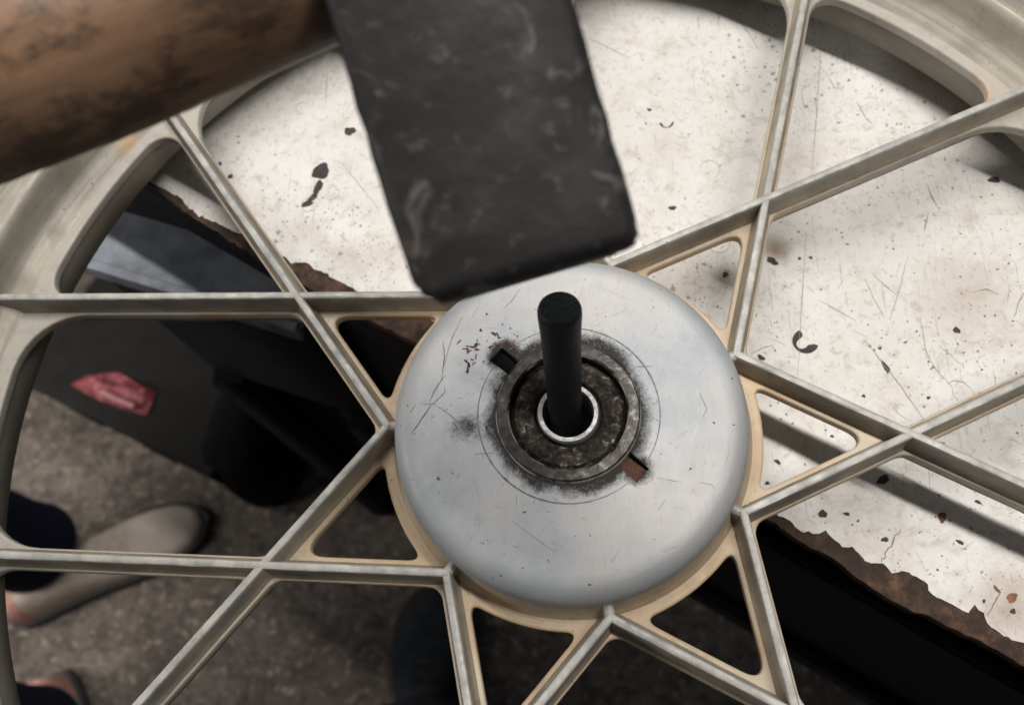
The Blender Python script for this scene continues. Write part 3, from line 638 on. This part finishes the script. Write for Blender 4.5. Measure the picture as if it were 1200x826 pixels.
# dark tool case, its back pushed out to cover floor lying in shadow
TZ_ = FZ + 150
case, cp = floor_box('tool_case', [(26, 440), (243, 549), (345, 430), (120, 325)], FZ, TZ_, M['case'], 'low dark tool case on the concrete with a red packet on it', 'tool case')
inv = Matrix.Translation(-case.location)
def grow(p, s):
    c = np.mean(p, 0); return [c + (q - c) * s for q in p]
me = plate('case_body', cp, [], FZ + 1, TZ_ - 42, 5); me.transform(inv); link('case_body', me, M['case'], case, 40)
me = plate('case_lid', grow(cp, 1.03), [], TZ_ - 40, TZ_, 6); me.transform(inv); link('case_lid', me, M['case'], case, 40)
for t in (.3, .7):
    q = cp[0] + (cp[1] - cp[0]) * t; d = (cp[1] - cp[0]) / np.hypot(*(cp[1] - cp[0])); n = np.array([d[1], -d[0]])
    me = plate('latch', [q - d * 14 + n * 2, q - d * 14 + n * 9, q + d * 14 + n * 9, q + d * 14 + n * 2], [], TZ_ - 60, TZ_ - 18, 1); me.transform(inv); link('latch', me, M['black'], case)
# red packet lying on the case
pk = [un(x, y, TZ_) for x, y in [(84, 451), (104, 441), (140, 437), (184, 458), (180, 470), (172, 486), (150, 481), (112, 467)]]
c = np.mean(pk, 0); vs = [tuple(V(p) + Vector((0, 0, .002))) for p in pk]
n0 = len(vs)
for s, h in ((.78, 8), (.4, 12)):
    for i, p in enumerate(pk): vs.append(tuple(V(c + (p - c) * s) + Vector((0, 0, (h + 5 * math.sin(i * 2.3)) * MM))))
fs = []
for L_ in range(2):
    for i in range(n0): j = (i + 1) % n0; fs.append((L_ * n0 + i, L_ * n0 + j, (L_ + 1) * n0 + j, (L_ + 1) * n0 + i))
fs.append(tuple(2 * n0 + i for i in range(n0))); fs.append(tuple(range(n0))[::-1])
me = mesh('wrapper', vs, fs); bm = bmesh.new(); bm.from_mesh(me); bmesh.ops.recalc_face_normals(bm, faces=bm.faces); bm.to_mesh(me); bm.free()
pkt = tag(link('red_packet', me, M['red'], None), 'crumpled red packet with a pale stripe lying on the dark case', 'packet')
st = [un(x, y, TZ_ + 16) for x, y in [(114, 460), (120, 457), (158, 474), (154, 478)]]
me = mesh('stripe', [tuple(V(p)) for p in st] + [tuple(V(p) - Vector((0, 0, .004))) for p in st], [(0, 1, 2, 3), (7, 6, 5, 4), (0, 4, 5, 1), (1, 5, 6, 2), (2, 6, 7, 3), (3, 7, 4, 0)]); link('stripe', me, M['pale'], pkt)
# black bag right of the case
bg_px = [(244, 560), (262, 500), (285, 438), (345, 440), (352, 500), (325, 575), (285, 588)]
bz = FZ + 90; bp = [np.array(un(x, y, bz)) for x, y in bg_px]; c = np.mean(bp, 0)
rings = []
fine = []
for i in range(len(bp)):
    p, q = bp[i], bp[(i + 1) % len(bp)]
    for j in range(4): fine.append(p + (q - p) * j / 4)
for _ in range(2): fine = [(fine[i - 1] + fine[i] * 2 + fine[(i + 1) % len(fine)]) / 4 for i in range(len(fine))]
for s, z in ((.86, FZ + .5), (.97, FZ + 15), (1.0, FZ + 60), (.96, FZ + 110), (.80, FZ + 150), (.45, FZ + 168), (.12, FZ + 172)):
    rings.append([np.array([*(c + (p - c) * s * (1 + .03 * math.sin(i * 1.7 + z)))[:2], z]) for i, p in enumerate(fine)])
me = tube('black_bag', rings); bag = tag(link('black_bag', me, M['bag'], None, 80), 'black cloth bag slumped on the floor beside the tool case', 'bag')

# ------------------------------------------------------------------ people seen as feet and trouser legs
def shoe(parent, heel, toe, mat, solemat, heelmat=None, W=39, capmat=None):
    h, t = np.array(heel[:2]), np.array(toe[:2]); d = t - h; L = np.hypot(*d); d /= L; n = np.array([-d[1], d[0]])
    inv = Matrix.Translation(-parent.location)
    st = [(0, .50, 58), (.02, .64, 66), (.08, .76, 74), (.2, .80, 78), (.32, .80, 76), (.42, .83, 66), (.55, .94, 54), (.68, 1.0, 46), (.8, .97, 42), (.9, .80, 37), (.96, .56, 31), (.995, .25, 24)]
    def ringsf(a, b):
        out = []
        ts = np.linspace(a, b, 15)
        for u in ts:
            k = np.interp(u, [x[0] for x in st], [x[1] for x in st]) * W; hh = np.interp(u, [x[0] for x in st], [x[2] for x in st])
            r = []
            for i in range(17):
                an = math.pi * i / 16; c_ = math.cos(an); s_ = math.sin(an)
                r.append(np.array([*(h + d * L * u + n * k * (abs(c_) ** .8) * (1 if c_ > 0 else -1) + n * k * .08 * math.sin(u * 3.1)), FZ + 16 + (hh - 16) * s_ ** .75]))
            out.append(r)
        return out
    nm = [('upper', mat, 0.0, .68), ('toe_cap', capmat or mat, .681, .995)] if heelmat is None else [('upper', mat, .12, .66), ('toe_cap', capmat, .661, .995), ('heel_counter', heelmat, 0., .119)]
    for name, m, a, b in nm:
        me = tube(name, ringsf(a, b)); me.transform(inv); link(name, me, m, parent, 60)
    for u in np.linspace(.36, .62, 5):            # laces across the instep
        k = np.interp(u, [x[0] for x in st], [x[1] for x in st]) * W * .5; hh = np.interp(u, [x[0] for x in st], [x[2] for x in st])
        rr = [[np.array([*(h + d * (L * u + a_ * 3) + n * k * y), FZ + hh * (1 - .13 * y * y) + b_]) for a_, b_ in ((1, -1), (1, 2), (-1, 2), (-1, -1))] for y in (-1, -.5, 0, .5, 1)]
        me = tube('lace', rr); me.transform(inv); link('lace', me, M['sole'] if heelmat is None else M['toe'], parent)
    out = []
    for side in (1, -1):
        for u in (np.linspace(0, 1.01, 24) if side == 1 else np.linspace(1.01, 0, 24)):
            k = np.interp(min(u, .995), [x[0] for x in st], [x[1] for x in st]) * W * 1.07 + (0 if u < 1 else -8)
            out.append(h + d * (L * u * 1.03 - 4) + n * (k * side + k * .08 * math.sin(u * 3.1)))
    me = plate('sole', out, [], FZ + .5, FZ + 18, 3); me.transform(inv); link('sole', me, solemat, parent, 60)
def leg_rings(foot, knee, hip, r0=58, r1=72, r2=92):
    out = []
    for t in np.linspace(0, 1, 22):
        c = foot + (knee - foot) * t * 2 if t < .5 else knee + (hip - knee) * (t - .5) * 2
        r = np.interp(t, [0, .08, .5, 1], [r0, r0 * 1.02, r1, r2])
        out.append([c + np.array([math.cos(a) * r * (1 + .035 * math.sin(3 * a + t * 31)), math.sin(a) * r * .96 * (1 + .03 * math.sin(2 * a + t * 47)), 0]) for a in np.linspace(0, 6.2832, 28, endpoint=False)])
    return out
heel1, toe1 = un(14, 712, FZ + 20), un(236, 606, FZ + 20)
heel2, toe2 = un(46, 798, FZ + 40), un(120, 1070, FZ + 20)
an1 = un(36, 641, FZ + 85); an2 = un(40, 862, FZ + 85)
hipc = (an1 + an2) / 2 + np.array([-20, 0, 0]); hipc[2] = FZ + 870
per = tag(empty('person', (hipc[0] * MM, hipc[1] * MM, FZ * MM)), 'person in navy trousers and beige shoes with pink heels standing by the bench', 'person')
inv = Matrix.Translation(-per.location)
# trousers: two legs joined at the hips by one skin
allr = []
for an in (an1, an2):
    s = np.sign(an[1] - hipc[1]); kn = an + np.array([-5, -s * 10, 400]); kn[2] = FZ + 480; hp = hipc + np.array([0, s * 85, 0])
    me = tube('trouser_leg', leg_rings(an, kn, hp)); me.transform(inv); link('trouser_leg', me, M['navy'], per, 70)
hr = []
for z, a, b in ((820, 95, 185), (880, 110, 190), (960, 105, 178), (1010, 98, 165)):
    hr.append([np.array([hipc[0] + math.cos(t) * a, hipc[1] + math.sin(t) * b, FZ + z]) for t in np.linspace(0, 6.2832, 32, endpoint=False)])
me = tube('trouser_seat', hr); me.transform(inv); link('trouser_seat', me, M['navy'], per, 70)
shoe(per, heel1, toe1, M['beige'], M['sole'], M['pink'], 37, M['toe']); shoe(per, heel2, toe2, M['beige'], M['sole'], M['pink'], 37, M['toe'])
toe3, heel3 = un(512, 688, FZ + 20), un(500, 930, FZ + 20)
an3 = un(505, 872, FZ + 85)
per2 = tag(empty('person', (an3[0] * MM, an3[1] * MM, FZ * MM)), 'person in dark grey shoe at the bottom of the picture under the spokes', 'person')
inv = Matrix.Translation(-per2.location)
kn = an3 + np.array([0, -30, 390]); hp = an3 + np.array([30, -60, 760])
me = tube('trouser_leg', leg_rings(an3, kn, hp, 56, 66, 80)); me.transform(inv); link('trouser_leg', me, M['dshoe'], per2, 70)
shoe(per2, heel3, toe3, M['dshoe'], M['sole'], None, 44)
